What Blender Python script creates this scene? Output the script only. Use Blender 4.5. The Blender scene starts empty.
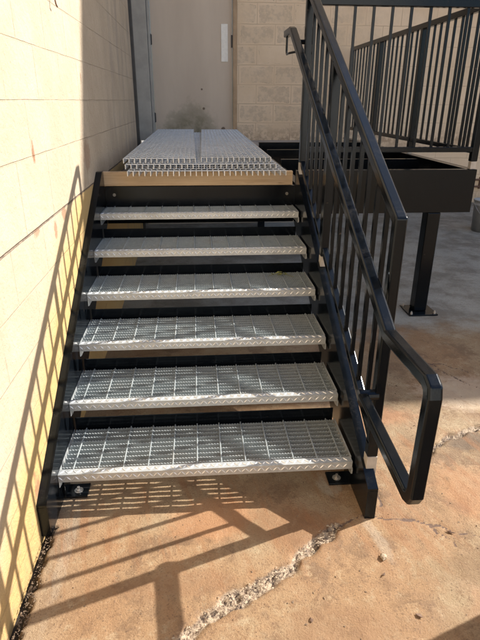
import bpy, math, random
from mathutils import Vector, noise
random.seed(7)
S = bpy.context.scene
COL = S.collection
# ------------------------------------------------------------------ helpers
class MB:
    def __init__(s): s.v = []; s.f = []
    def add(s, vs, fs):
        n = len(s.v); s.v += [tuple(a) for a in vs]; s.f += [tuple(i + n for i in f) for f in fs]; return s
    def box(s, x0, x1, y0, y1, z0, z1):
        vs = [(x, y, z) for z in (z0, z1) for y in (y0, y1) for x in (x0, x1)]
        return s.add(vs, [(0,2,3,1),(4,5,7,6),(0,1,5,4),(2,6,7,3),(0,4,6,2),(1,3,7,5)])
    def prism_x(s, poly, x0, x1):            # polygon in (y,z) extruded along x
        n = len(poly)
        vs = [(x0, y, z) for y, z in poly] + [(x1, y, z) for y, z in poly]
        fs = [tuple(range(n))[::-1], tuple(range(n, 2*n))]
        fs += [(i, (i+1) % n, n + (i+1) % n, n + i) for i in range(n)]
        return s.add(vs, fs)
    def prism_y(s, poly, y0, y1):            # polygon in (x,z) extruded along y
        n = len(poly)
        vs = [(x, y0, z) for x, z in poly] + [(x, y1, z) for x, z in poly]
        fs = [tuple(range(n)), tuple(range(n, 2*n))[::-1]]
        fs += [(i, n + i, n + (i+1) % n, (i+1) % n) for i in range(n)]
        return s.add(vs, fs)
    def path(s, pts, w, h=None, n=4, up=(1,0,0), closed=False):
        """bar swept along pts with mitred corners; n=4 rectangular w x h, else round of diameter w"""
        pts = [Vector(p) for p in pts]; h = h or w; N = len(pts); rings = []
        U = Vector(up)
        for i, p in enumerate(pts):
            if closed: a = (p - pts[i-1]).normalized(); b = (pts[(i+1) % N] - p).normalized()
            else:
                a = (p - pts[i-1]).normalized() if i else (pts[1] - p).normalized()
                b = (pts[i+1] - p).normalized() if i < N-1 else a
            t = (a + b).normalized(); c = max(.35, t.dot(a))
            side = (U - t * U.dot(t)).normalized(); nn = t.cross(side)
            # mitre stretch in the bend plane
            bend = (b - a)
            ring = []
            for k in range(n):
                if n == 4: q = side * (w/2 * (1,-1,-1,1)[k]) + nn * (h/2 * (1,1,-1,-1)[k])
                else: an = 2*math.pi*k/n; q = side * (w/2*math.cos(an)) + nn * (h/2*math.sin(an))
                if bend.length > 1e-4:
                    bd = bend.normalized(); d = q.dot(bd); q = q + bd * d * (1/c - 1)
                ring.append(p + q)
            rings.append(ring)
        vs = [v for r in rings for v in r]; fs = []
        M = N if closed else N-1
        for i in range(M):
            j = (i+1) % N
            for k in range(n):
                l = (k+1) % n; fs.append((i*n+k, i*n+l, j*n+l, j*n+k))
        if not closed: fs += [tuple(range(n))[::-1], tuple((N-1)*n + k for k in range(n))]
        return s.add(vs, fs)
    def lathe(s, prof, c=(0,0,0), n=24):
        vs = []; fs = []
        for r, z in prof:
            for k in range(n):
                a = 2*math.pi*k/n; vs.append((c[0]+r*math.cos(a), c[1]+r*math.sin(a), c[2]+z))
        for i in range(len(prof)-1):
            for k in range(n):
                l = (k+1) % n; fs.append((i*n+k, i*n+l, (i+1)*n+l, (i+1)*n+k))
        return s.add(vs, fs)
    def build(s, name, mat, parent=None, bevel=0, smooth=False, seg=2):
        me = bpy.data.meshes.new(name); me.from_pydata(s.v, [], s.f); me.validate()
        import bmesh
        bm = bmesh.new(); bm.from_mesh(me); bmesh.ops.recalc_face_normals(bm, faces=bm.faces); bm.to_mesh(me); bm.free()
        me.materials.append(mat)
        o = bpy.data.objects.new(name, me); COL.objects.link(o)
        if parent: o.parent = parent
        if smooth:
            for p in me.polygons: p.use_smooth = True
        if bevel:
            b = o.modifiers.new('b', 'BEVEL'); b.width = bevel; b.segments = seg; b.limit_method = 'ANGLE'; b.angle_limit = math.radians(35)
        return o
def tag(o, label=None, cat=None, group=None, kind=None):
    if label: o['label'] = label
    if cat: o['category'] = cat
    if group: o['group'] = group
    if kind: o['kind'] = kind
    return o
def thing(name, label, cat, loc=(0,0,0), group=None):
    o = bpy.data.objects.new(name, None); COL.objects.link(o); o.location = loc; o.empty_display_size = .1
    return tag(o, label, cat, group)
def rootat(mb, loc):      # shift geometry so that it is relative to loc
    mb.v = [(x-loc[0], y-loc[1], z-loc[2]) for x, y, z in mb.v]; return mb
def stone(mb, c, r, seed, flat=.6, n=7):
    rnd = random.Random(seed*7+1)
    if r < .012:                       # little angular chip
        pts = [(rnd.gauss(0,1), rnd.gauss(0,1), rnd.gauss(0,.8)) for _ in range(6)]
        base = [(1,0,0),(-1,0,0),(0,1,0),(0,-1,0),(0,0,1),(0,0,-1)]; a = rnd.random()*6.28
        vs = []
        st_ = rnd.uniform(.55, 1.5)
        for (bx_, by_, bz_), (px, py, pz) in zip(base, pts):
            X = (bx_*st_+px*.35)*r; Y = (by_/st_+py*.35)*r; Z = (bz_*.7+pz*.25)*r*flat
            vs.append((c[0]+X*math.cos(a)-Y*math.sin(a), c[1]+X*math.sin(a)+Y*math.cos(a), c[2]+Z))
        mb.add(vs, [(0,2,4),(2,1,4),(1,3,4),(3,0,4),(2,0,5),(1,2,5),(3,1,5),(0,3,5)]); return
    vs = []; rings = 4; rnd = random.Random(seed); ph = rnd.random()*6
    rr = [rnd.uniform(.7, 1.15) for _ in range(n)]
    for i in range(rings+1):
        t = math.pi*i/rings
        for k in range(n):
            a = 2*math.pi*k/n + ph; q = r*math.sin(t)*rr[k]*rnd.uniform(.85,1.1)
            vs.append((c[0]+q*math.cos(a), c[1]+q*math.sin(a), c[2]+r*flat*math.cos(t)))
    fs = [(i*n+k, i*n+(k+1)%n, (i+1)*n+(k+1)%n, (i+1)*n+k) for i in range(rings) for k in range(n)]
    mb.add(vs, fs)
# ------------------------------------------------------------------ node helpers
class NT:
    def __init__(s, name):
        s.m = bpy.data.materials.new(name); s.m.use_nodes = True; s.t = s.m.node_tree; s.t.nodes.clear()
        s.out = s.t.nodes.new('ShaderNodeOutputMaterial'); s.b = s.t.nodes.new('ShaderNodeBsdfPrincipled')
        s.t.links.new(s.b.outputs[0], s.out.inputs[0]); s._geo = None
    def n(s, t, **k):
        x = s.t.nodes.new(t)
        for a, b in k.items(): setattr(x, a, b)
        return x
    def l(s, a, b): s.t.links.new(a, b)
    def set(s, inp, v):
        if hasattr(v, 'is_output') or isinstance(v, bpy.types.NodeSocket): s.l(v, inp)
        elif isinstance(v, tuple) and inp.type == 'RGBA' and len(v) == 3: inp.default_value = (*v, 1)
        else: inp.default_value = v
    def pos(s):
        if not s._geo: s._geo = s.n('ShaderNodeNewGeometry')
        return s._geo.outputs['Position']
    def obj(s):
        return s.n('ShaderNodeTexCoord').outputs['Object']
    def xyz(s, v):
        x = s.n('ShaderNodeSeparateXYZ'); s.l(v, x.inputs[0]); return x.outputs
    def comb(s, x, y, z=0.):
        c = s.n('ShaderNodeCombineXYZ'); s.set(c.inputs[0], x); s.set(c.inputs[1], y); s.set(c.inputs[2], z); return c.outputs[0]
    def math(s, op, a, b=0., c=None, clamp=False):
        x = s.n('ShaderNodeMath', operation=op); x.use_clamp = clamp
        s.set(x.inputs[0], a); s.set(x.inputs[1], b)
        if c is not None: s.set(x.inputs[2], c)
        return x.outputs[0]
    def noise(s, v, scale, detail=5., rough=.6, out=0):
        x = s.n('ShaderNodeTexNoise'); s.l(v, x.inputs['Vector']); x.inputs['Scale'].default_value = scale
        x.inputs['Detail'].default_value = detail; x.inputs['Roughness'].default_value = rough; return x.outputs[out]
    def ramp(s, f, a, b, lo=0., hi=1.):
        x = s.n('ShaderNodeMapRange'); x.interpolation_type = 'SMOOTHSTEP'
        s.set(x.inputs[0], f); x.inputs[1].default_value = a; x.inputs[2].default_value = b
        x.inputs[3].default_value = lo; x.inputs[4].default_value = hi; return x.outputs[0]
    def mix(s, f, a, b, mode='MIX'):
        x = s.n('ShaderNodeMix', data_type='RGBA', blend_type=mode); s.set(x.inputs[0], f)
        s.set(x.inputs[6], a); s.set(x.inputs[7], b); return x.outputs[2]
    def scale(s, v, k):
        x = s.n('ShaderNodeVectorMath', operation='MULTIPLY'); s.l(v, x.inputs[0]); x.inputs[1].default_value = k; return x.outputs[0]
    def bump(s, h, strength=.5, dist=.01, prev=None):
        x = s.n('ShaderNodeBump'); s.set(x.inputs['Height'], h); x.inputs['Strength'].default_value = strength
        x.inputs['Distance'].default_value = dist
        if prev is not None: s.l(prev, x.inputs['Normal'])
        return x.outputs[0]
    def blob(s, u, v, cu, cv, ru, rv, nz, amp=.6):     # soft irregular spot, 1 inside
        a = s.math('DIVIDE', s.math('SUBTRACT', u, cu), ru); b = s.math('DIVIDE', s.math('SUBTRACT', v, cv), rv)
        d = s.math('SQRT', s.math('ADD', s.math('MULTIPLY', a, a), s.math('MULTIPLY', b, b)))
        d = s.math('ADD', d, s.math('MULTIPLY', s.math('SUBTRACT', nz, .5), amp*2))
        return s.ramp(d, 1.1, .6)
    def fin(s, col=None, rough=None, metal=None, normal=None, **k):
        if col is not None: s.set(s.b.inputs['Base Color'], col)
        if rough is not None: s.set(s.b.inputs['Roughness'], rough)
        if metal is not None: s.set(s.b.inputs['Metallic'], metal)
        if normal is not None: s.l(normal, s.b.inputs['Normal'])
        for a, b in k.items(): s.set(s.b.inputs[a.replace('_', ' ')], b)
        return s.m

def mat_black(name='glossy black paint', dusty=.16):
    t = NT(name); p = t.pos(); nz = t.noise(p, 9, 6, .65); nf = t.noise(p, 70, 4, .7)
    geo = t._geo; up = t.xyz(geo.outputs['Normal'])[2]
    dust = t.math('MULTIPLY', t.ramp(nz, .45, .72), t.ramp(nf, .35, .65))
    dust = t.math('MULTIPLY', dust, t.ramp(up, .3, .95, 0., dusty*.4))
    col = t.mix(dust, (.003,.0042,.0060), (.19,.165,.13))
    ch = t.math('MULTIPLY', t.ramp(t.noise(p, 38, 3, .5), .70, .73), t.ramp(nz, .48, .6))
    col = t.mix(t.math('MULTIPLY', ch, .25), col, (.17,.13,.10))
    rough = t.math('ADD', t.ramp(nz, .3, .75, .15, .21), t.math('MULTIPLY', dust, .8))
    t.b.inputs['Specular IOR Level'].default_value = .30; t.b.inputs['Specular Tint'].default_value = (.76,.87,1,1)
    return t.fin(col, rough, normal=t.bump(t.noise(p, 160, 3, .6), .06, .002))
def mat_galv(name, tint=(.55,.585,.60), dirt=.3):
    t = NT(name); p = t.pos(); v = t.n('ShaderNodeTexVoronoi'); t.l(p, v.inputs['Vector']); v.inputs['Scale'].default_value = 90
    sp = t.xyz(v.outputs['Color'])[0]
    nz = t.noise(p, 7, 6, .65); nf = t.noise(p, 60, 5, .7)
    c = t.mix(t.ramp(sp, 0, 1, .0, .5), tint, (tint[0]*.72, tint[1]*.74, tint[2]*.76))
    c = t.mix(t.ramp(nz, .5, .75, 0, dirt), c, (.30,.25,.19))
    c = t.mix(t.ramp(nf, .58, .75, 0, .5), c, (.78,.77,.73))
    return t.fin(c, t.ramp(nz, .3, .7, .34, .52), .5, t.bump(nf, .15, .002))
M = {}
M['black'] = mat_black()
M['galv'] = mat_galv('galvanised steel')
M['galv_panel'] = mat_galv('new galvanised grating steel', (.74,.76,.76), .2)
M['bars'] = mat_galv('weathered grating bars', (.43,.48,.50), .3)
M['worn'] = mat_galv('worn zinc ridges', (.92,.92,.90), .05)
def mat_plain(name, c, r, metal=0., var=.25, sc=12, bs=.2):
    t = NT(name); p = t.pos(); nz = t.noise(p, sc, 6, .65)
    c2 = tuple(x*(1-var) for x in c); c3 = tuple(min(1, x*(1+var*.5)) for x in c)
    return t.fin(t.mix(t.ramp(nz, .3, .7), c2, c3), r, metal, t.bump(t.noise(p, sc*9, 4, .7), bs, .003))
M['collar'] = mat_plain('bare primer', (.42,.39,.35), .6)
M['bolt'] = mat_plain('zinc bolt', (.6,.58,.55), .35, .8)
M['dullbolt'] = mat_plain('dull bolt', (.25,.24,.22), .5, .7)
M['latch'] = mat_plain('white latch plate paint', (.78,.78,.74), .4, var=.08, sc=20)
M['jamb'] = mat_plain('grey painted jamb', (.38,.37,.34), .55, var=.15, sc=5)
M['darkstrip'] = mat_plain('dark steel trim', (.035,.037,.04), .5)
M['pipe'] = mat_plain('pale blue plastic pipe', (.42,.52,.66), .4, var=.15)
M['conduit'] = mat_plain('rusty conduit', (.16,.09,.06), .7)
M['bucket'] = mat_plain('grey plastic', (.36,.37,.37), .45, var=.15)
M['label'] = mat_plain('paper label', (.75,.75,.72), .6, var=.05)
M['stone'] = mat_plain('pale rubble', (.40,.32,.23), .9, var=.35, sc=60)
M['grit'] = mat_plain('brown grit', (.17,.12,.08), .9, var=.5, sc=90)
M['darkstone'] = mat_plain('brown pebble', (.16,.10,.07), .85, var=.3, sc=60)
M['leaf'] = mat_plain('dry leaf', (.24,.25,.07), .7, var=.4, sc=80)
M['weed'] = mat_plain('weed leaf', (.07,.12,.03), .6, var=.3, sc=40)
M['render'] = mat_plain('pale blocker surface', (.55,.48,.40), .85, var=.12, sc=1.5)
M['bouncewall'] = mat_plain('white bounce surface', (.74,.70,.64), .85, var=.08, sc=1)
M['roofing'] = mat_plain('grey roofing', (.2,.2,.2), .8)

def mat_wood():
    t = NT('sawn timber'); p = t.pos()
    g = t.noise(t.scale(p, (3, 60, 60)), 1.0, 6, .6); k = t.noise(t.scale(p, (6, 14, 30)), 1.0, 3, .5)
    c = t.mix(t.ramp(g, .3, .7), (.52,.37,.22), (.66,.50,.32))
    c = t.mix(t.ramp(k, .62, .74, 0, .6), c, (.20,.11,.05))
    return t.fin(c, .75, normal=t.bump(g, .3, .003))
M['wood'] = mat_wood()

def mat_leftwall():
    t = NT('painted cream block wall'); p = t.pos(); x, y, z = t.xyz(p)
    zz = t.math('ADD', z, t.math('MULTIPLY', t.math('LESS_THAN', z, 1.2), .065))
    wob = t.math('MULTIPLY', t.math('SUBTRACT', t.noise(p, 5, 3), .5), .007)
    vec = t.comb(t.math('ADD', y, .19), t.math('ADD', t.math('ADD', zz, wob), -.145))
    br = t.n('ShaderNodeTexBrick'); t.l(vec, br.inputs['Vector'])
    for k, v in dict(Scale=1., **{'Mortar Size':.004,'Mortar Smooth':.5,'Bias':0.,'Brick Width':.4,'Row Height':.2}).items(): br.inputs[k].default_value = v
    br.inputs['Color1'].default_value = (0,0,0,1); br.inputs['Color2'].default_value = (1,1,1,1)
    mort = br.outputs['Fac']
    n1 = t.noise(p, 3, 6, .65); n2 = t.noise(p, 28, 6, .7); n3 = t.noise(p, 110, 5, .75)
    c = t.mix(t.ramp(n1, .35, .7), (.405,.33,.24), (.475,.395,.295))
    c = t.mix(t.ramp(t.xyz(br.outputs['Color'])[0], 0, 1, 0, .10), c, (.44,.36,.27))
    # older yellow coat left along the stair
    d = t.math('SUBTRACT', t.math('ADD', .52, t.math('MULTIPLY', y, .56)), z)
    d = t.math('ADD', d, t.math('MULTIPLY', t.math('SUBTRACT', n1, .5), .45))
    yel = t.math('MULTIPLY', t.ramp(d, -.20, .16), t.math('LESS_THAN', z, 1.08))
    c = t.mix(t.math('MULTIPLY', yel, .85), c, (.48,.32,.115))
    # low-down soiling
    c = t.mix(t.math('MULTIPLY', t.ramp(z, .35, .0), t.ramp(n2, .4, .7, .1, .6)), c, (.38,.22,.10))
    # mortar: fades where thick paint filled it
    mf = t.math('MULTIPLY', mort, t.ramp(n1, .40, .62, .08, .45))
    main = t.ramp(t.math('ABSOLUTE', t.math('SUBTRACT', t.math('ADD', z, wob), 1.08)), .006, .002)
    low = t.math('MULTIPLY', mf, t.ramp(z, 1.0, 1.08, .10, 1))
    c = t.mix(low, c, (.36,.29,.21))
    c = t.mix(t.math('MULTIPLY', main, t.ramp(n2, .4, .6, .4, .9)), c, (.09,.06,.05))
    # rust drips and knocks
    for (cy, cz, ry, rz, am) in ((.43,1.36,.018,.045,.9),(.60,1.02,.03,.05,.7),(1.45,1.26,.10,.10,.45),(.78,1.055,.05,.035,.7),(.33,1.07,.05,.02,.6),(-.12,.14,.04,.14,.8),(1.50,1.66,.012,.03,.7)):
        c = t.mix(t.math('MULTIPLY', t.blob(y, z, cy, cz, ry, rz, n2, .9), am), c, (.26,.13,.07))
    c = t.mix(t.ramp(n3, .62, .72, 0, .5), c, (.30,.22,.15)); c = t.mix(t.ramp(n2, .55, .7, 0, .35), c, (.36,.28,.20)); st_ = t.noise(t.scale(p,(1,26,1.6)), 1., 4, .6)
    c = t.mix(t.math('MULTIPLY', t.ramp(st_, .55, .72, 0, .3), t.ramp(n1, .4, .6)), c, (.33,.24,.16))
    shade_mask = t.math('MULTIPLY', t.ramp(y, 1.9, 3.2), t.ramp(t.noise(t.scale(p,(1,5,.8)), 1.6, 5, .6), .45, .7, 0, .55))
    c = t.mix(shade_mask, c, (.22,.20,.18))
    # grey streaks above put the far stretch's shade into the colour
    h = t.math('SUBTRACT', t.math('MULTIPLY', n2, .6), t.math('MULTIPLY', t.math('MAXIMUM', mf, main), 1.2))
    bp = t.bump(h, 1., .012); bp = t.bump(n3, .7, .004, bp)
    return t.fin(c, .8, normal=bp)
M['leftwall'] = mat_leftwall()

def mat_backwall():
    t = NT('patched tan block wall'); p = t.pos(); x, y, z = t.xyz(p)
    wob = t.math('MULTIPLY', t.math('SUBTRACT', t.noise(p, 4, 3), .5), .02)
    vec = t.comb(t.math('ADD', x, .22), t.math('ADD', t.math('ADD', z, wob), -.133))
    def brick(ms, sm):
        br = t.n('ShaderNodeTexBrick'); t.l(vec, br.inputs['Vector'])
        for k, v in dict(Scale=1., **{'Mortar Size':ms,'Mortar Smooth':sm,'Bias':0.,'Brick Width':.458,'Row Height':.229}).items(): br.inputs[k].default_value = v
        br.inputs['Color1'].default_value = (0,0,0,1); br.inputs['Color2'].default_value = (1,1,1,1)
        return br
    b1 = brick(.005, .4)
    dv = t.n('ShaderNodeVectorMath', operation='MULTIPLY_ADD'); t.l(t.noise(p, 9, 5, .7, 1), dv.inputs[0]); dv.inputs[1].default_value = (.07,.07,0); t.l(vec, dv.inputs[2])
    dv2 = t.n('ShaderNodeVectorMath', operation='ADD'); t.l(dv.outputs[0], dv2.inputs[0]); dv2.inputs[1].default_value = (-.035,-.035,0)
    vec = dv2.outputs[0]; b2 = brick(.030, .35)
    n1 = t.noise(p, 2.2, 6, .65); n2 = t.noise(p, 16, 6, .7); n3 = t.noise(p, 70, 5, .75)
    c = t.mix(t.ramp(n1, .35, .7), (.68,.54,.38), (.75,.61,.45))
    rnd = t.xyz(b1.outputs['Color'])[0]
    patch = t.math('MULTIPLY', t.math('SUBTRACT', 1., b2.outputs['Fac']), t.ramp(t.math('ADD', rnd, t.math('MULTIPLY', n1, .8)), .55, .95))
    patch = t.math('MULTIPLY', patch, t.ramp(n2, .42, .60, .25, .95))
    fade = t.ramp(x, 1.8, 3.2, 1, .25)
    c = t.mix(t.math('MULTIPLY', patch, t.math('MULTIPLY', fade, .5)), c, (.40,.33,.25))
    edge = t.math('MULTIPLY', t.ramp(t.math('ABSOLUTE', t.math('SUBTRACT', b2.outputs['Fac'], .5)), .45, .1), t.math('MULTIPLY', t.ramp(n2, .5, .62), fade))
    c = t.mix(t.math('MULTIPLY', edge, .5), c, (.20,.16,.12))
    c = t.mix(t.math('MULTIPLY', b1.outputs['Fac'], t.ramp(n1, .35, .65, .15, .6)), c, (.40,.30,.20))
    # rust band above the sill and grime at the foot
    c = t.mix(t.math('MULTIPLY', t.math('MULTIPLY', t.ramp(z, 1.28, 1.06), t.ramp(n2, .4, .6)), t.ramp(z, .9, 1.05, 0, .6)), c, (.30,.20,.13))
    c = t.mix(t.math('MULTIPLY', t.ramp(z, .5, .18), t.ramp(n2, .35, .65, .2, .8)), c, (.26,.20,.14))
    bp = t.bump(t.math('SUBTRACT', t.math('MULTIPLY', n2, .5), t.math('MULTIPLY', b1.outputs['Fac'], .8)), .5, .008)
    return t.fin(c, .85, normal=t.bump(n3, .35, .004, bp))
M['backwall'] = mat_backwall()

def mat_door():
    t = NT('weathered beige door paint'); p = t.pos(); x, y, z = t.xyz(p)
    n1 = t.noise(t.scale(p, (3,1,.6)), 1., 5, .6); n2 = t.noise(p, 10, 6, .7)
    c = t.mix(t.ramp(n1, .3, .7), (.51,.432,.35), (.57,.49,.40))
    st = t.blob(x, z, .50, 1.10, .40, .44, t.math('ADD', t.math('MULTIPLY', n2, .6), t.math('MULTIPLY', t.noise(p, 3.5, 4), .4)), 1.0)
    c = t.mix(t.math('MULTIPLY', st, t.ramp(n2, .35, .65, .45, .9)), c, (.17,.16,.10))
    for (a, b, r) in ((.68,1.68,.012),(.70,1.45,.02),(.95,1.2,.03)):
        c = t.mix(t.blob(x, z, a, b, r, r, n2, .5), c, (.14,.10,.07))
    return t.fin(c, .55, normal=t.bump(n2, .12, .004))
M['door'] = mat_door()
M['frame'] = mat_plain('tan frame paint', (.40,.28,.17), .55, var=.2, sc=6)

def mat_concrete(name, base=((.30,.27,.24),(.42,.38,.33))):
    t = NT(name); p = t.pos(); n1 = t.noise(p, 2.5, 7, .65); n2 = t.noise(p, 35, 6, .7)
    c = t.mix(t.ramp(n1, .3, .7), *base); c = t.mix(t.ramp(n2, .6, .75, 0, .5), c, (.18,.14,.10))
    return t.fin(c, .85, normal=t.bump(n2, .4, .005))
M['sill'] = mat_concrete('sill concrete')

def mat_ground():
    t = NT('rust stained concrete slab'); p = t.pos(); x, y, z = t.xyz(p)
    at = t.n('ShaderNodeAttribute'); at.attribute_name = 'crack'; cr = at.outputs['Fac']
    at2 = t.n('ShaderNodeAttribute'); at2.attribute_name = 'gap'; gap = at2.outputs['Fac']
    n0 = t.noise(p, 1.1, 6, .6); n1 = t.noise(p, 3.4, 8, .68); n2 = t.noise(p, 16, 8, .72); n3 = t.noise(p, 75, 6, .75); n4 = t.noise(p, 260, 4, .7)
    w1 = t.noise(t.comb(t.math('ADD', x, t.math('MULTIPLY', n1, .5)), t.math('ADD', y, t.math('MULTIPLY', n2, .3)), 0.), 4.5, 7, .7)
    c = t.mix(t.ramp(n1, .38, .60), (.34,.205,.112), (.43,.295,.178))
    c = t.mix(t.ramp(n0, .45, .58, 0, .7), c, (.40,.215,.105))
    c = t.mix(t.ramp(w1, .50, .62, 0, .75), c, (.225,.125,.068))
    c = t.mix(t.ramp(w1, .46, .34, 0, .45), c, (.56,.435,.285))
    c = t.mix(t.ramp(n2, .52, .66, 0, .6), c, (.24,.125,.062))
    c = t.mix(t.ramp(n2, .46, .32, 0, .4), c, (.58,.46,.31))
    c = t.mix(t.math('MULTIPLY', t.ramp(t.math('ADD', x, t.math('MULTIPLY', w1, .3)), .36, .16), .4), c, (.44,.34,.24))
    # grey greasy concrete towards the building
    g = t.ramp(t.math('ADD', y, t.math('MULTIPLY', n1, .9)), 1.9, 2.35)
    gc = t.mix(t.ramp(n1, .36, .62), (.24,.215,.19), (.45,.42,.385))
    gc = t.mix(t.ramp(t.noise(t.scale(p,(1,2.2,1)), 2.1, 6, .7), .55, .68, 0, .8), gc, (.50,.46,.42))
    c = t.mix(g, c, gc)
    # chalky wash below the stringer foot, dark oil spots
    n5 = t.noise(p, 9, 5, .7)
    u = t.math('ADD', x, t.math('MULTIPLY', t.math('ADD', y, .17), .18))
    c = t.mix(t.math('MULTIPLY', t.blob(u, y, 1.24, -.28, .030, .13, n5, .9), .28), c, (.60,.52,.43))
    c = t.mix(t.math('MULTIPLY', t.blob(x, y, 1.14, .05, .05, .10, n5, .7), .55), c, (.60,.52,.42))
    c = t.mix(t.math('MULTIPLY', t.blob(x, y, 1.93, .30, .16, .10, n2, .8), .75), c, (.13,.085,.06))
    c = t.mix(t.math('MULTIPLY', t.blob(x, y, 1.55, -.43, .22, .07, n2, .9), .5), c, (.27,.16,.08))
    c = t.mix(t.math('MULTIPLY', t.blob(x, y, .08, -.25, .025, .3, n5, 1.1), .2), c, (.56,.48,.40))
    # pits, sand grain and grit
    n6 = t.noise(p, 150, 3, .6); n7 = t.noise(p, 420, 2, .6)
    c = t.mix(1., c, (.70,.745,.73), 'MULTIPLY')
    c = t.mix(t.ramp(n3, .57, .66, 0, .7), c, (.15,.085,.05))
    c = t.mix(t.math('MULTIPLY', t.ramp(n6, .57, .68, 0, .8), t.ramp(n2, .3, .6, .3, 1)), c, (.10,.058,.035))
    c = t.mix(t.math('MULTIPLY', t.ramp(n6, .42, .30, 0, .35), t.ramp(n2, .6, .35, .2, 1)), c, (.55,.43,.29))
    c = t.mix(t.ramp(n7, .58, .70, 0, .4), c, (.11,.065,.042))
    c = t.mix(t.ramp(n7, .40, .30, 0, .2), c, (.58,.46,.32))
    for (a_, b_, ra, rb, am, cc) in ((.62,-.12,.22,.13,.42,(.38,.18,.08)),(.92,-.18,.22,.14,.55,(.20,.095,.04)),(.50,-.42,.25,.06,.5,(.22,.12,.06)),
            (1.75,-.05,.18,.20,.35,(.40,.19,.09)),(1.0,-.62,.22,.10,.5,(.23,.13,.065)),(1.45,.55,.30,.12,.5,(.36,.17,.08)),(2.1,.75,.3,.2,.55,(.52,.42,.32)),(1.62,-.60,.2,.1,.5,(.30,.17,.09))):
        c = t.mix(t.math('MULTIPLY', t.blob(x, y, a_, b_, ra, rb, t.math('ADD', t.math('MULTIPLY', n1, .5), t.math('MULTIPLY', n2, .5)), 1.3), am), c, cc)
    # rain-washed rust runs leading away from the stringer foot and the stair front
    run = t.noise(t.comb(t.math('MULTIPLY', t.math('ADD', x, t.math('MULTIPLY', y, .25)), 16.), t.math('MULTIPLY', y, 2.2), 0.), 1., 5, .65)
    rm = t.math('MULTIPLY', t.ramp(run, .50, .66), t.math('MULTIPLY', t.ramp(y, -.75, -.1), t.ramp(y, .9, .3)))
    c = t.mix(t.math('MULTIPLY', rm, .45), c, (.26,.115,.045))
    crc = t.mix(t.ramp(n3, .40, .62), (.48,.385,.28), (.16,.105,.07))
    crc = t.mix(t.ramp(t.noise(p, 34, 5, .8), .50, .60), crc, (.06,.04,.03))
    c = t.mix(t.ramp(t.math('ADD', cr, t.math('MULTIPLY', t.math('SUBTRACT', n3, .5), .5)), .30, .55), c, crc)
    at3 = t.n('ShaderNodeAttribute'); at3.attribute_name = 'hair'
    c = t.mix(t.ramp(t.math('ADD', at3.outputs['Fac'], t.math('MULTIPLY', t.math('SUBTRACT', n3, .5), .8)), .35, .65, 0, .9), c, (.10,.06,.045))
    c = t.mix(gap, c, (.018,.013,.010))
    h = t.math('ADD', t.math('MULTIPLY', n2, .7), t.math('MULTIPLY', n3, .5))
    bp = t.bump(h, .8, .007); bp = t.bump(n6, .5, .002, bp); bp = t.bump(n4, .6, .0025, bp)
    return t.fin(c, t.ramp(n1, .3, .7, .72, .9), normal=bp)
M['ground'] = mat_ground()

# ------------------------------------------------------------------ numbers measured from the photo
RISE, RUN, W = .1521, .2921, 1.22
FRONT = 1.97                 # landing front line
WALLX, BACKY = -.03, 5.6

# ------------------------------------------------------------------ GROUND
def gz(x, y): return 0.0 if y < 2.0 else (y-2.0)*.2/3.6 if y < 9 else .389
def lin(a, b, st):
    n = max(1, round((b-a)/st)); return [a + (b-a)*i/n for i in range(n)]
xs = [-60,-20,-5,-1,-.2] + lin(-.06, 2.35, .0095) + lin(2.35, 4.5, .06) + [4.5,5,6,7,8,10,15,30,60]
ys = [-60,-25,-10,-5,-2.5,-1.5,-1.1] + lin(-.85, 1.45, .0095) + lin(1.45, 5.6, .07) + [5.6,6.5,8,12,20,40,60]
C_main = [(.20,-.88),(.36,-.745),(.512,-.625),(.624,-.537),(.746,-.462),(.879,-.389),(.989,-.297),(1.06,-.24),(1.111,-.191)]
C_spall = [(1.46,-.06),(1.50,.06),(1.58,.17),(1.68,.25),(1.80,.33),(2.03,.43),(2.3,.5)]
C_hair = [[(1.10,-.20),(1.19,-.155),(1.272,-.152),(1.377,-.184),(1.489,-.213),(1.569,-.255),(1.66,-.283),(1.9,-.31),(2.3,-.36)],
          [(1.93,1.30),(1.99,1.20),(2.06,1.12),(2.10,1.0),(2.18,.84),(2.3,.72)], [(2.06,1.12),(2.14,1.10),(2.25,1.0)],
          [(1.489,-.213),(1.52,-.29),(1.55,-.34)], [(1.30,.05),(1.34,-.02),(1.33,-.10)]]
def dpoly(px, py, poly):
    best = 9; tt = 0
    for i in range(len(poly)-1):
        ax, ay = poly[i]; bx, by = poly[i+1]; dx, dy = bx-ax, by-ay
        k = max(0, min(1, ((px-ax)*dx + (py-ay)*dy)/(dx*dx+dy*dy)))
        d = math.hypot(px-ax-k*dx, py-ay-k*dy)
        if d < best: best = d; tt = (i+k)/(len(poly)-1)
    return best, tt
verts = []; crack = []; hair = []; gapv = []
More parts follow.
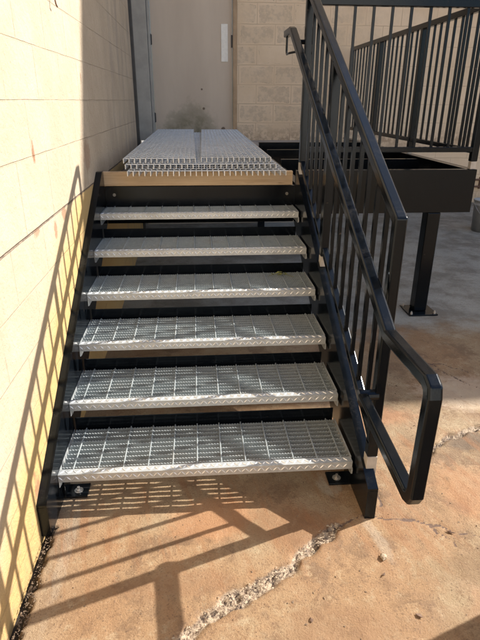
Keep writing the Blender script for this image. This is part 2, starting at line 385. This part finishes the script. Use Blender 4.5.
for yy in ys:
    for xx in xs:
        z = gz(xx, yy); ck = hr = gp = 0.
        if -.1 < xx < 2.4 and -1. < yy < 1.5:
            n = noise.fractal(Vector((xx*9, yy*9, 3)), 1., 2., 4)
            nf = noise.noise(Vector((xx*60, yy*60, 0)))
            z += .0022*n
            jx = xx + .022*noise.noise(Vector((xx*14, yy*14, 5))) + .008*nf; jy = yy + .022*noise.noise(Vector((xx*14, yy*14, 9)))
            d, k = dpoly(jx, jy, C_main); w = .036*(1-.35*k)*(1+.55*noise.noise(Vector((xx*13, yy*13, 6))))
            ck = max(ck, 1 - d/w/1.6)
            d2, k2 = dpoly(jx, jy, C_spall); w2 = .020*(1-.3*k2)*(1+.8*noise.noise(Vector((xx*8, yy*8, 1))))
            ck = max(ck, 1 - d2/max(w2, .004)/1.6)
            if ck > .2:
                q = min(1, (ck-.2)/.4); z += q*(-.018 + .018*noise.noise(Vector((xx*45, yy*45, 2))) + .007*noise.noise(Vector((xx*110, yy*110, 2))))
            for h in C_hair:
                d3, _ = dpoly(jx, jy, h); hr = max(hr, 1 - d3/(.0062*(1+1.3*noise.noise(Vector((xx*11, yy*11, 4))))+.001))
            if hr > 0: z -= .005*hr
            ck = max(0, ck); hr = max(0, hr)
            e = .004 + .016*noise.noise(Vector((xx*3, yy*22, 7)))+ .010*noise.noise(Vector((xx*3, yy*70, 7)))
            if xx < e and yy < -.12: z -= .035; gp = 1.
            elif xx < e + .012 and yy < -.12: z -= .012; gp = .5
        verts.append((xx, yy, z)); crack.append(ck); hair.append(hr); gapv.append(gp)
nx = len(xs); faces = [(j*nx+i, j*nx+i+1, (j+1)*nx+i+1, (j+1)*nx+i) for j in range(len(ys)-1) for i in range(nx-1)]
me = bpy.data.meshes.new('ground'); me.from_pydata(verts, [], faces)
for nm, arr in (('crack', crack), ('hair', hair), ('gap', gapv)):
    a = me.attributes.new(nm, 'FLOAT', 'POINT'); a.data.foreach_set('value', arr)
me.polygons.foreach_set('use_smooth', [True]*len(faces))
me.materials.append(M['ground']); g = bpy.data.objects.new('ground', me); COL.objects.link(g); tag(g, kind='structure')

# loose rubble in the crack (uncountable crumbs)
mb = MB()
for poly, cnt, sp, mx in ((C_main, 420, .040, .0044), (C_spall, 160, .026, .0036)):
    for i in range(cnt):
        k = random.random()*(len(poly)-1); a = int(k); f = k-a
        if a >= len(poly)-1: continue
        x = poly[a][0]*(1-f)+poly[a+1][0]*f + random.gauss(0, sp*.5); y = poly[a][1]*(1-f)+poly[a+1][1]*f + random.gauss(0, sp*.5)
        r = .0016 + (mx-.0016)*random.random()**2*(1 if random.random() > .05 else 1.6)
        stone(mb, (x, y, -.004 + r*.3), r, i, .75, 6)
tag(mb.build('rubble', M['stone']), 'pale crumbled concrete grit lying in the cracks of the slab', 'rubble', kind='stuff'); mb = MB()
for i in range(300):                      # dark crumbs along the wall gap and grit scattered over the slab
    y = random.uniform(-.75, -.12); stone(mb, (-.008+random.random()**2*.03, y, .0), random.uniform(.0012,.004), i+999, .7, 6)
for i in range(420):
    stone(mb, (random.uniform(.03, 2.2), random.uniform(-.7, 1.2), .001), random.uniform(.0012,.0035), i+3333, .7, 5)
tag(mb.build('grit', M['grit']), 'brown grit and crumbs scattered over the slab and along the wall foot', 'grit', kind='stuff')

# ------------------------------------------------------------------ LEFT WALL
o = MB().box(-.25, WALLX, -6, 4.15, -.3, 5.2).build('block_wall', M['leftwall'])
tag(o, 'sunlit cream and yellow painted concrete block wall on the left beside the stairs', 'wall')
# corner trim
o = MB().box(-.045, -.002, 4.155, 4.21, .0, 5.2).build('corner_trim', M['darkstrip'], bevel=.004)
tag(o, 'tall narrow dark metal strip at the far end of the cream block wall', 'trim')
# small hook on wall
hk = MB().path([(WALLX-.01,.995,1.972),(WALLX+.022,.995,1.965),(WALLX+.026,.99,1.94),(WALLX+.026,1.01,1.932)], .007, n=8)
tag(hk.build('wall_hook', M['conduit'], smooth=True), 'tiny bent rusty hook sticking out of the sunlit block wall', 'hook')

# ------------------------------------------------------------------ BUILDING behind
bd = thing('building', 'tan painted block building with beige metal door behind the landing', 'building', (1.5, BACKY, 0))
def part(mb, name, mat, parent, **k): return rootat(mb, parent.location).build(name, mat, parent, **k)
w = MB(); DX0, DX1 = .066, 1.070
w.box(-.45, -.16, BACKY, BACKY+.3, -.2, 7.9); w.box(1.136, 12, BACKY, BACKY+.3, -.2, 7.9)
w.box(-.16, 1.136, BACKY+.001, BACKY+.3, 3.30, 7.9); w.box(-.45, -.251, 4.15, BACKY, -.2, 5.2)
part(w, 'wall', M['backwall'], bd)
j = MB().box(-.16, .028, BACKY-.06, BACKY+.3, 1.062, 3.30); part(j, 'door_jamb', M['jamb'], bd, bevel=.004)
j = MB().box(.032, .062, BACKY-.03, BACKY+.25, 1.062, 3.26); part(j, 'door_frame', M['jamb'], bd, bevel=.003)
j = MB().box(1.080, 1.133, BACKY-.035, BACKY+.25, 1.062, 3.26); part(j, 'door_frame', M['frame'], bd, bevel=.004)
j = MB().box(.062, 1.080, BACKY-.035, BACKY+.25, 3.205, 3.26); part(j, 'door_frame', M['frame'], bd, bevel=.004)
dr = part(MB().box(DX0+.004, DX1, BACKY+.012, BACKY+.06, 1.075, 3.20), 'door', M['door'], bd, bevel=.003)
MBt = MB().box(.935, 1.018, BACKY+.004, BACKY+.0125, 2.0, 2.42); MBt.box(.94, 1.013, BACKY+.001, BACKY+.0045, 2.195, 2.203)
l_ = rootat(MBt, bd.location).build('latch_guard', M['latch'], dr, bevel=.002)
l_ = rootat(MB().box(1.058, 1.078, BACKY-.002, BACKY+.014, 2.16, 2.30), bd.location).build('strike_plate', M['darkstrip'], dr)
for hz_ in (1.34, 2.24, 3.02):
    h_ = MB().box(.052, .078, BACKY-.004, BACKY+.0115, hz_-.055, hz_+.055); h_.path([(.064,BACKY-.008,hz_-.06),(.064,BACKY-.008,hz_+.06)], .016, n=8)
    rootat(h_, bd.location).build('hinge', M['darkstrip'], dr)
part(MB().box(.063, 1.079, BACKY-.1, BACKY+.05, 1.0595, 1.073), 'threshold', M['conduit'], bd, bevel=.003)
s_ = part(MB().box(WALLX+.003, 2.02, 4.66, BACKY-.002, -.1, 1.058), 'door_step', M['sill'], bd, bevel=.012)
rf = part(MB().box(-.6, 12.2, BACKY-.05, 12, 7.9, 8.05), 'roof', M['roofing'], bd)

# sun blocker added off frame on the right, outline shaped for the yard shade
nb = MB().prism_x([(3.30,-.3),(3.30,4.0),(3.74,6.0),(4.22,6.85),(4.66,7.75),(5.6,9.6),(14,9.6),(14,-.3)], 8.0, 12.0).build('sun_blocker', M['render'])
tag(nb, 'unseen pale sun blocker added to the right, shaped to shade the yard', 'building')
ac = MB().box(-9, 9, -.3, 0, -.3, 7.5).build('light_bounce_wall', M['bouncewall']); ac.location = (1.0, -11.5, 0); ac.rotation_euler = (0, 0, math.radians(-32))  # white wall added behind the viewer, bounces sunlight onto the shaded back wall
tag(ac, 'unseen long white wall added behind the viewer to bounce sunlight', 'building')
# slatted stack added off frame to the right to cast the bottom right shadow
bx = MB()
for i in range(8): bx.box(2.25, 2.85, -1.5, -.335, .0+i*.125, .022+i*.125)
for i in range(7):
    for yy in (-1.5, -1.0, -.436): bx.box(2.25, 2.85, yy, yy+.1, .022+i*.125, .125+i*.125)
tag(bx.build('shadow_stack', M['wood']), 'unseen slatted wooden stack added right of the stairs to cast a shadow', 'shadow caster')

# ------------------------------------------------------------------ STAIRCASE
ZT = lambda y: .24 + .537*y          # top flange line
st = thing('metal_staircase', 'black steel stairs with galvanised grating treads and a railing on the right', 'stairs', (.61, 0, 0))
YF, YB, DV, ZTOP = -.168, 1.708, .345, 1.135
def stringer_poly(off=0.):
    yflat = (ZTOP-.24)/.537
    return [(YF,0.0),(YF,ZT(YF)),(yflat,ZTOP),(YB,ZTOP),(YB,ZT(YB)-DV),((DV-.24)/.537,0.0)]
def stringer(xin, sgn):
    # web plate with flanges turned outwards; xin = inner face, sgn = outward direction
    m = MB(); t = .008; fl = .042
    p = stringer_poly()
    x0, x1 = sorted((xin, xin+sgn*t)); m.prism_x(p, x0, x1)
    xa, xb = sorted((xin+sgn*(t-.001), xin+sgn*fl))
    T = .010
    yflat = (ZTOP-.24)/.537
    m.prism_x([(YF+.001,ZT(YF)-.001),(yflat,ZTOP-.001),(yflat+.01,ZTOP-T-.001),(YF+.001,ZT(YF)-T-.001)], xa, xb)
    m.prism_x([(yflat,ZTOP-.0015),(YB,ZTOP-.0015),(YB,ZTOP-T),(yflat+.01,ZTOP-T)], xa, xb)
    yb0 = (DV-.24)/.537
    m.prism_x([(yb0+.001,0.001),(YB-.001,ZT(YB)-DV),(YB-.001,ZT(YB)-DV+T),(yb0+.001,.001+T)], xa, xb)
    m.prism_x([(YF+.0005,.001),(YF+.0005,ZT(YF)-.012),(YF+T,ZT(YF)-.012),(YF+T,.001)], xa, xb)      # front closing plate
    return part(m, 'stringer', M['black'], st)
sl = stringer(.008, -1); sr = stringer(1.236, 1)
def clip(par, x0, x1, flip):
    m = MB(); ya, yb = .035, .115
    m.box(x0, x1, ya, yb, .002, .011)
    xv = x1-.009 if flip else x0; m.box(xv, xv+.009, ya+.001, yb-.001, .010, .085)
    c = rootat(m, st.location).build('base_clip', M['black'], par, bevel=.001)
    xm = (x0+x1)/2 - (.006 if flip else -.006); b = MB()
    b.lathe([(0,.030),(.006,.030),(.006,.019),(.0115,.019),(.0115,.013),(.019,.013),(.019,.011)], (xm, .072, 0), 10)
    rootat(b, st.location).build('bolt', M['bolt'], par)
clip(sr, 1.140, 1.235, True); clip(sl, .010, .105, False)
# header plate under the plank
hd = MB().box(.008, 1.236, 1.712, 1.722, .80, 1.036)
hd.box(.008, 1.236, 1.7225, 1.77, .80, .812); hd.box(.008, 1.236, 1.7225, 1.77, 1.020, 1.0355)
hdo = part(hd, 'header', M['black'], st, bevel=.001)
for bxp in (.065, 1.185):
    b = MB()
    prof = [(0,.014),(.007,.014),(.007,.005),(.0105,.005),(.0105,0)]
    b.lathe(prof, (0,0,0), 8); b.v = [(bxp+x, 1.7115-z, .985+y) for x, y, z in b.v]
    rootat(b, st.location).build('bolt', M['dullbolt'], hdo)

# one tread: serrated grating, cross rods, checker-plate nosing, end plates, toe plate
TD, NB = .335, 10
def tread_meshes():
    gr = MB(); x0, x1 = .012, W-.004; rd = MB()
    for k in range(NB):
        y = .045 + k*.0296; n = int((x1-x0)/.0125); poly = [(x0,-.034)]
        for i in range(n+1):
            xx = x0 + (x1-x0)*i/n
            if i: poly.append((xx-.0042, 0)); poly.append((xx-.002,-.0035))
            if i < n: poly += [(xx+.0005,-.0035),(xx+.0026, 0)]
        poly.append((x1,-.034)); m = len(poly)
        # build as strip of quads to keep faces simple
        th = .0046; top = poly[1:-1]
        vs = []; fs = []
        for (px, pz) in top:
            vs += [(px, y, pz), (px, y+th, pz), (px, y, -.034), (px, y+th, -.034)]
        for i in range(len(top)-1):
            a = 4*i; b = a+4
            fs += [(a, b, b+1, a+1), (a+2, a+3, b+3, b+2), (a, a+2, b+2, b), (a+1, b+1, b+3, a+3)]
        fs += [(0,1,3,2), (4*len(top)-4, 4*len(top)-2, 4*len(top)-1, 4*len(top)-3)]
        gr.add(vs, fs)
    xc = .060
    while xc < x1-.02:
        gr.path([(xc,.036,-.0012),(xc,TD-.008,-.0012)], .0062, n=6); xc += .1016
    no = MB(); t = .005; H = .036
    no.prism_x([(0,0),(.036,0),(.036,-t),(t,-t),(t,-H),(0,-H)], .006, W-.001)
    n = 0; xx = .016
    while xx < W-.024:                # raised lozenges of the checker plate
        sg_ = 1 if n % 2 else -1
        def loz(cx_, cv, sgn, f):
            L = .0125; a_ = math.radians(48)*sgn; ux, uv = math.cos(a_), math.sin(a_); wx, wv = -uv*.0026, ux*.0026
            P_ = [(cx_-ux*L, cv-uv*L, 0), (cx_-ux*L*.3+wx, cv-uv*L*.3+wv, 0), (cx_+ux*L*.3+wx, cv+uv*L*.3+wv, 0), (cx_+ux*L, cv+uv*L, 0),
                  (cx_+ux*L*.3-wx, cv+uv*L*.3-wv, 0), (cx_-ux*L*.3-wx, cv-uv*L*.3-wv, 0), (cx_-ux*L*.6, cv-uv*L*.6, .0022), (cx_+ux*L*.6, cv+uv*L*.6, .0022)]
            rd.add([f(*q_) for q_ in P_], [(0,1,6),(1,2,7,6),(2,3,7),(3,4,7),(4,5,6,7),(5,0,6)])
        loz(xx, -.018, sg_, lambda a, b, h: (a, -.0002-h, b))
        loz(xx+.004, .0185, -sg_, lambda a, b, h: (a, b, .0002+h))
        xx += .0165; n += 1
    ep = MB().prism_x([(.004,-.037),(.004,-.066),(.030,-.074),(TD-.01,-.074),(TD-.01,-.002),(.037,-.002),(.037,-.037)], 0, .0055)
    tp = MB().box(.010, W-.006, TD+.001, TD+.007, -.045, .050)
    return gr, no, ep, tp, rd
gr, no, ep, tp, rd = tread_meshes()
nf0 = len(no.f); no.add(rd.v, rd.f)
def mk(mb, name, mat, parent): return mb.build(name, mat, parent)
proto = None
for i in range(6):
    loc = (-st.location.x + .003, i*RUN, (i+1)*RISE)
    if i == 0:
        proto = mk(gr, 'tread', M['bars'], st); proto.location = loc
        subs = []
        q = mk(no, 'nosing', M['galv'], proto); subs.append(q)
        q.data.materials.append(M['worn'])
        for pi, pp in enumerate(q.data.polygons):
            if pi >= nf0: pp.material_index = 1
        q = mk(ep, 'end_plate', M['galv'], proto); q.location = (.0005,0,0); subs.append(q)
        q2 = q.copy(); COL.objects.link(q2); q2.parent = proto; q2.location = (W-.0015,0,0); subs.append(q2)
        q = mk(tp, 'toe_plate', M['black'], proto); subs.append(q)
    else:
        c = proto.copy(); COL.objects.link(c); c.parent = st; c.location = loc
        for s in subs:
            d = s.copy(); COL.objects.link(d); d.parent = c

# guardrail on the right stringer
GX = 1.268; GS = .536
zg = lambda y: 1.178 + .548*(y+.085)          # top rail centre
zb = lambda y: .350 + .508*y                  # bottom rail centre
PY = [-.072, .93, 1.655]
gm = MB(); ytop = 1.655
gm.path([(GX,PY[0],zb(PY[0])-.02),(GX,PY[0],zg(PY[0])),(GX,ytop-.05,zg(ytop-.05)),(GX,ytop+.02,zg(ytop-.05))], .042)
gd = part(gm, 'guardrail', M['black'], st, bevel=.008, seg=4)
def sub(mb, name, mat, par, root, **k): return rootat(mb, root.location).build(name, mat, par, **k)
sub(MB().path([(GX,PY[0]+.02,zb(PY[0]+.02)),(GX,ytop,zb(ytop))], .032, .030), 'bottom_rail', M['black'], gd, st, bevel=.004)
for i, y in enumerate(PY):
    z0 = ZT(y)-.012 if i < 2 else ZTOP-.002
    sub(MB().box(GX-.021, GX+.021, y-.019, y+.019, z0+.055, (zb(y)-.0 if i == 0 else min(zg(y),zg(ytop-.05))-.012)), 'post', M['black'], gd, st, bevel=.003)
    sub(MB().box(GX-.021, GX+.021, y-.021, y+.021, z0-.03, z0+.054), 'post_foot', M['collar'], gd, st, bevel=.002)
ysb = []; y = PY[0]
while y < ytop-.16:
    y += .121; ysb.append(y)
for y in ysb:
    if min(abs(y-p) for p in PY) < .05: continue
    sub(MB().box(GX-.008, GX+.008, y-.008, y+.008, zb(y), zg(y)-.01), 'baluster', M['black'], gd, st)
# handrail with extension loop
HX = 1.200
zh = lambda y: .862 + .519*(y+.275)
hm = MB()
def arc(p, a, b, r):       # rounded corner at p between directions to a and b
    p = Vector(p); A = (Vector(a)-p).normalized(); B = (Vector(b)-p).normalized()
    return [tuple(p + A*r*(1-t)**2 + B*r*t**2) for t in (0,.2,.4,.6,.8,1)]
c1 = (HX,-.604,.484); c2 = (HX,-.612,.872); k_ = (HX,-.275,.862); s0 = (HX,PY[0]-.02,.522); t1 = (HX,1.79,zh(1.79)); t2 = (HX,1.83,zh(1.79)+.010)
hm.path([s0, (HX,-.572,.484), (HX,-.595,.492), (HX,-.608,.516), (HX,-.614,.838), (HX,-.607,.861), (HX,-.584,.872), k_, t1, t2, (HX,2.04,t2[2])], .041)
ho = part(hm, 'handrail', M['black'], st, bevel=.0085, seg=4)
sub(MB().path([(HX-.01,PY[0]-.005,.522),(GX-.005,PY[0]-.005,.522)], .042, n=12, up=(0,0,1)), 'bracket', M['black'], ho, st, smooth=False)
for y in (PY[0], PY[1], PY[2]-.0):
    z = zh(y)
    sub(MB().path([(HX,y,z-.02),(HX,y,z-.045),(HX+.012,y,z-.058),(GX-.02,y,z-.058)], .016, n=8), 'bracket', M['black'], ho, st)
zr = zh(1.79)+.01
sub(MB().path([(HX,2.02,zr-.01),(HX,2.02,zr-.10),(HX,2.005,zr-.118),(HX,1.90,zr-.118),(GX-.01,PY[2]+.02,zr-.118)], .014, n=8), 'return_rod', M['black'], ho, st)
sub(MB().path([(HX,PY[2]+.01,zh(1.66)),(GX,PY[2]+.01,zh(1.66))], .026, n=8, up=(0,0,1)), 'bracket', M['black'], ho, st)

# ------------------------------------------------------------------ LANDING
ld = thing('steel_landing', 'black steel landing frame on a column with tall barred guardrails, right of the stairs', 'landing', (1.9, FRONT, 0))
LX0, LX1, LZ0, LZ1, LY1 = 1.318, 2.60, .795, 1.10, 4.64
SIDEY1 = 5.46
def cbeam_x(x0, x1, yf, s, z0=LZ0, z1=LZ1, fl=.06):       # channel along x, web at yf, flanges towards s
    m = MB(); t = .008; a, b = sorted((yf, yf+s*t)); m.box(x0, x1, a, b, z0, z1)
    a, b = sorted((yf+s*(t-.001), yf+s*fl)); m.box(x0+.001, x1-.001, a, b, z1-.011, z1-.001); m.box(x0+.001, x1-.001, a, b, z0+.001, z0+.011); return m
def cbeam_y(y0, y1, xf, s, z0=LZ0, z1=LZ1, fl=.06):
    m = MB(); t = .008; a, b = sorted((xf, xf+s*t)); m.box(a, b, y0, y1, z0, z1)
    a, b = sorted((xf+s*(t-.001), xf+s*fl)); m.box(a, b, y0+.001, y1-.001, z1-.011, z1-.001); m.box(a, b, y0+.001, y1-.001, z0+.001, z0+.011); return m
part(cbeam_x(LX0, LX1, FRONT, 1), 'front_beam', M['black'], ld, bevel=.0015)
part(cbeam_y(FRONT+.009, SIDEY1, LX1, -1), 'side_beam', M['black'], ld, bevel=.0015)
part(cbeam_y(1.775, LY1, LX0-.01, -1, LZ0, 1.045), 'side_beam', M['black'], ld)
part(cbeam_y(1.775, LY1, .012, 1, LZ0, 1.045), 'side_beam', M['black'], ld)
part(cbeam_x(.074, LX0-.07, LY1-.07, 1, LZ0, 1.05), 'back_beam', M['black'], ld)
part(cbeam_x(LX0+.002, LX1-.064, LY1-.03, 1), 'back_beam', M['black'], ld)
for y in (2.75, 3.7):
    part(cbeam_x(.076, LX0-.075, y, 1, .88, 1.045), 'joist', M['black'], ld)
    part(cbeam_x(LX0+.002, LX1-.064, y+.1, 1, .90, 1.085), 'joist', M['black'], ld)
part(MB().box(.074, LX0-.075, 3.02, 3.05, 1.046, 1.056), 'support_angle', M['galv'], ld)
co = part(MB().box(2.285, 2.385, 1.978, 2.078, .013, LZ0-.002), 'column', M['black'], ld, bevel=.008, seg=3)
b = MB().box(2.22, 2.45, 1.90, 2.12, .001, .012)
bp_ = rootat(b, ld.location).build('base_plate', M['black'], co, bevel=.002)
for cx, cy in ((2.242,1.922),(2.428,1.922),(2.242,2.098),(2.428,2.098)):
    b = MB().lathe([(0,.035),(.006,.035),(.006,.024),(.011,.024),(.011,.012)], (cx, cy, 0), 8)
    rootat(b, ld.location).build('bolt', M['bolt'], co)
for cx in (LX0+.03,):
    part(MB().box(cx-.04, cx+.04, 4.45, 4.53, .0, LZ0-.002), 'column', M['black'], ld, bevel=.006)
part(MB().box(2.50, 2.58, 5.30, 5.38, .15, LZ0-.002), 'column', M['black'], ld, bevel=.006)
# front guard
FY = FRONT+.03; ZG1 = 2.125; ZG0 = 1.235
fm = MB().path([(LX0+.0,FY,ZG1),(LX1-.03,FY,ZG1)], .044, n=4, up=(0,1,0)); fg = part(fm, 'front_guardrail', M['black'], ld, bevel=.004)
sub(MB().path([(LX0+.02,FY,ZG0),(LX1-.03,FY,ZG0)], .036, n=4, up=(0,1,0)), 'bottom_rail', M['black'], fg, ld, bevel=.004)
def gpost(par, x, y, z0, z1):
    sub(MB().box(x-.023, x+.023, y-.023, y+.023, z0+.055, z1), 'post', M['black'], par, ld, bevel=.003)
    sub(MB().box(x-.020, x+.020, y-.020, y+.020, z0+.001, z0+.054), 'post_foot', M['collar'], par, ld, bevel=.002)
gpost(fg, LX0+.028, FY, LZ1, ZG1-.01); gpost(fg, LX1-.03, FY, LZ1, ZG1+.0)
for bxx in (1.507,1.628,1.750,1.872,1.996,2.122,2.247,2.370,2.48):
    sub(MB().box(bxx-.008, bxx+.008, FY-.008, FY+.008, ZG0, ZG1-.015), 'baluster', M['black'], fg, ld)
# side guard
SX = LX1-.03; ZS = 2.142; ZS0 = 1.225
sm = MB().path([(SX,FY+.024,ZS),(SX,SIDEY1,ZS)], .044, n=4); sg = part(sm, 'side_guardrail', M['black'], ld, bevel=.004)
sub(MB().path([(SX,FY+.024,ZS0),(SX,SIDEY1,ZS0)], .036, n=4), 'bottom_rail', M['black'], sg, ld, bevel=.004)
for y in (3.20, 4.32, SIDEY1-.02): gpost(sg, SX, y, LZ1, ZS-.01)
y = FY + .12
while y < SIDEY1-.08:
    if min(abs(y-q) for q in (3.20,4.32,SIDEY1)) > .05:
        sub(MB().box(SX-.008, SX+.008, y-.008, y+.008, ZS0, ZS-.012), 'baluster', M['black'], sg, ld)
    y += .122

# ------------------------------------------------------------------ plank and loose grating panels
pl = MB().box(-.022, 1.222, 1.7235, 1.762, 1.038, 1.127).build('timber_plank', M['wood'], bevel=.003)
tag(pl, 'sunlit sawn timber plank on edge across the top of the stairs under the gratings', 'plank')
def grating(name, w, L, h, label, loc, rz=0, rx=0):
    rg = random.Random(int(w*1e4)+round(loc[0]*100)); m = MB(); n = round(w/.0345); th = .0044
    for k in range(n+1):
        x = -w/2 + w*k/n; m.box(x-th/2+rg.uniform(-.0008,.0008), x+th/2, 0, L, 0, h)
    y = .045
    while y < L: m.path([(-w/2, y, h-.004), (w/2, y, h-.004)], .0075, n=6, up=(0,1,0)); y += .1016
    o = m.build(name, M['galv_panel']); o.location = loc; o.rotation_euler = (rx, 0, rz)
    return tag(o, label, 'grating', 'loose gratings stacked on the landing')
g1 = grating('grating_panel', .955, 3.75, .029, 'wide galvanised grating at the bottom of the stack, its bar ends overhanging the timber plank', (.663, 1.50, 1.1275))
g0 = grating('grating_panel', .93, 3.6, .027, 'wide galvanised grating in the middle of the stack, under the two narrow ones', (.628, 1.60, 1.1575), .004)
g2 = grating('grating_panel', .445, 3.62, .028, 'narrow galvanised grating on top of the stack, on the left side', (.368, 1.665, 1.1855), .0075)
g3 = grating('grating_panel', .445, 3.50, .028, 'narrow galvanised grating on top of the stack, on the right side', (.852, 1.72, 1.1855), -.009)

# ------------------------------------------------------------------ small things
# bucket
BX, BY = 3.985, 4.20; BZ = gz(BX, BY)
bk = thing('plastic_bucket', 'grey plastic bucket with white label on the slab at the right edge', 'bucket', (BX, BY, BZ))
MB().lathe([(0,.004),(.118,.004),(.122,0),(.137,.30),(.146,.302),(.146,.318),(.140,.32),(.142,.352),(.149,.354),(.149,.366),(.139,.366),(.134,.30),(.118,.010),(0,.010)], n=40).build('body', M['bucket'], bk, smooth=True)
lm = MB(); vs = []; fs = []
for i in range(9):
    a = math.radians(-112 + i*7); 
    for z in (.09, .22):
        r = .122 + .015*z/.30 + .0012; vs.append((r*math.cos(a), r*math.sin(a), z))
for i in range(8): fs.append((2*i, 2*i+2, 2*i+3, 2*i+1))
lm.add(vs, fs).build('label', M['label'], bk)
MB().path([(.146*math.cos(a), .146*math.sin(a)-0.0, .325-.16*math.sin(max(0,min(math.pi,(a-math.pi))))) for a in [math.pi+math.pi*k/16 for k in range(17)]], .005, n=6, up=(0,0,1)).build('handle', M['bolt'], bk)
# pipe on the ground by the wall
zz = gz(0, 5.5)
tag(MB().path([(2.35,5.46,zz+.022),(3.2,5.475,zz+.022),(4.46,5.46,zz+.022)], .046, n=12, up=(0,0,1)).build('plastic_pipe', M['pipe'], smooth=True), 'pale blue plastic pipe lying on the slab along the foot of the back wall', 'pipe')
cd = thing('wall_conduit', 'rusty double conduit fixed low on the back wall at the right edge', 'conduit', (4.3, BACKY-.03, .45))
for z in (.525, .43): part(MB().path([(4.30,BACKY-.022,z),(7.5,BACKY-.022,z)], .026, n=10, up=(0,0,1)), 'tube', M['conduit'], cd)
for x in (4.6, 5.6): part(MB().box(x, x+.03, BACKY-.037, BACKY-.0005, .40, .56), 'strap', M['conduit'], cd)
# weed
wd = MB(); rnd = random.Random(3)
for i in range(26):
    a = rnd.uniform(0, 6.28); L = rnd.uniform(.04, .12); e = rnd.uniform(.5, 1.3); b = Vector((3.28+rnd.gauss(0,.05), 5.56, gz(0,5.56)))
    d = Vector((math.cos(a)*math.cos(e), -abs(math.sin(a))*math.cos(e), math.sin(e))); s = Vector((-d.y, d.x, 0)).normalized()*.010
    m_ = b + d*L*.55; tp_ = b + d*L + Vector((0,0,-L*.2)); wd.add([b, m_+s, tp_, m_-s], [(0,1,2,3)])
tag(wd.build('weed', M['weed']), 'small green weed growing at the foot of the back wall behind the pipe', 'weed')
# dried leaf on fourth tread
zt = 4*RISE+.002; lf = MB(); rnd = random.Random(5)
cx, cy = 1.055, 3*RUN+.255
lf.path([(cx-.055,cy-.02,zt+.003),(cx,cy,zt+.016),(cx+.05,cy-.015,zt+.006),(cx+.085,cy-.045,zt+.003)], .0028, n=5, up=(0,0,1))
for i in range(9):
    a = rnd.uniform(0, 6.28); L = rnd.uniform(.025,.05); c = Vector((cx+rnd.uniform(-.045,.05), cy+rnd.uniform(-.02,.012), zt+.006))
    d = Vector((math.cos(a), math.sin(a)*.6, rnd.uniform(.05,.5))).normalized(); s = d.cross(Vector((0,0,1))).normalized()*L*.32
    pts = [c, c+d*L*.4+s+Vector((0,0,.006)), c+d*L, c+d*L*.4-s+Vector((0,0,.006)), c+d*L*.45]
    lf.add(pts, [(0,1,4),(1,2,4),(2,3,4),(3,0,4)])
tag(lf.build('dried_leaf', M['leaf']), 'curled dry olive leaf with stem lying at the back of the fourth tread', 'leaf')
# pebbles
for (x, y, r, mt, lb, cat) in ((1.251,-.363,.016,'stone','pale angular stone chip lying on the slab below the railing loop','stone'),
        (1.223,-.436,.009,'darkstone','small brown pebble just below the pale stone chip','stone'),
        (1.284,-.600,.010,'darkstone','small brown pebble near the shadow at the bottom right','stone'),
        (.933,-.589,.010,'darkstone','brown pebble at the bottom edge, right of the wide crack','stone'),
        (1.545,-.262,.011,'darkstone','brown pebble lying beside the thin crack at the right','stone')):
    m = MB(); stone(m, (0,0,r*.35), r, int(x*1000), .6, 6); o = m.build('pebble', M[mt]); o.location = (x, y, 0)
    tag(o, lb, cat, 'loose stones on the slab')

# ------------------------------------------------------------------ camera
cam = bpy.data.cameras.new('camera'); co_ = bpy.data.objects.new('camera', cam); COL.objects.link(co_)
f, pit, rol, yaw = 520.936637, .398703751, .00446646672, .0788060486
c, s = math.cos, math.sin
fw = Vector((s(yaw)*c(pit), c(yaw)*c(pit), -s(pit))); r0 = Vector((c(yaw), -s(yaw), 0)); u0 = r0.cross(fw)
r1 = c(rol)*r0 + s(rol)*u0; u1 = -s(rol)*r0 + c(rol)*u0
from mathutils import Matrix
mt = Matrix((r1, u1, -fw)).transposed().to_4x4(); mt.translation = (.60672434, -1.74349553, 1.54819389)
co_.matrix_world = mt
cam.sensor_fit = 'VERTICAL'; cam.sensor_height = 36; cam.sensor_width = 27; cam.lens = 36*f/640; cam.clip_start = .02; cam.clip_end = 500
S.camera = co_
# ------------------------------------------------------------------ light
sd = Vector((1, .36, .70)).normalized()
el = math.asin(sd.z); az = math.atan2(sd.x, sd.y)
L = bpy.data.lights.new('sun', 'SUN'); L.energy = 5.0; L.angle = math.radians(.53); L.color = (1, .925, .82)
lo = bpy.data.objects.new('sun', L); COL.objects.link(lo); lo.rotation_euler = (-sd).to_track_quat('-Z', 'Y').to_euler()
wld = bpy.data.worlds.new('World'); S.world = wld; wld.use_nodes = True
nt = wld.node_tree; bg = nt.nodes['Background']; sky = nt.nodes.new('ShaderNodeTexSky'); sky.sky_type = 'NISHITA'
sky.sun_disc = False; sky.sun_elevation = el; sky.sun_rotation = az; sky.dust_density = 1.5
nt.links.new(sky.outputs[0], bg.inputs[0]); bg.inputs[1].default_value = .11
S.view_settings.view_transform = 'Standard'; S.view_settings.look = 'None'; S.view_settings.exposure = 1.12; S.view_settings.gamma = 1
S.render.engine = 'CYCLES'
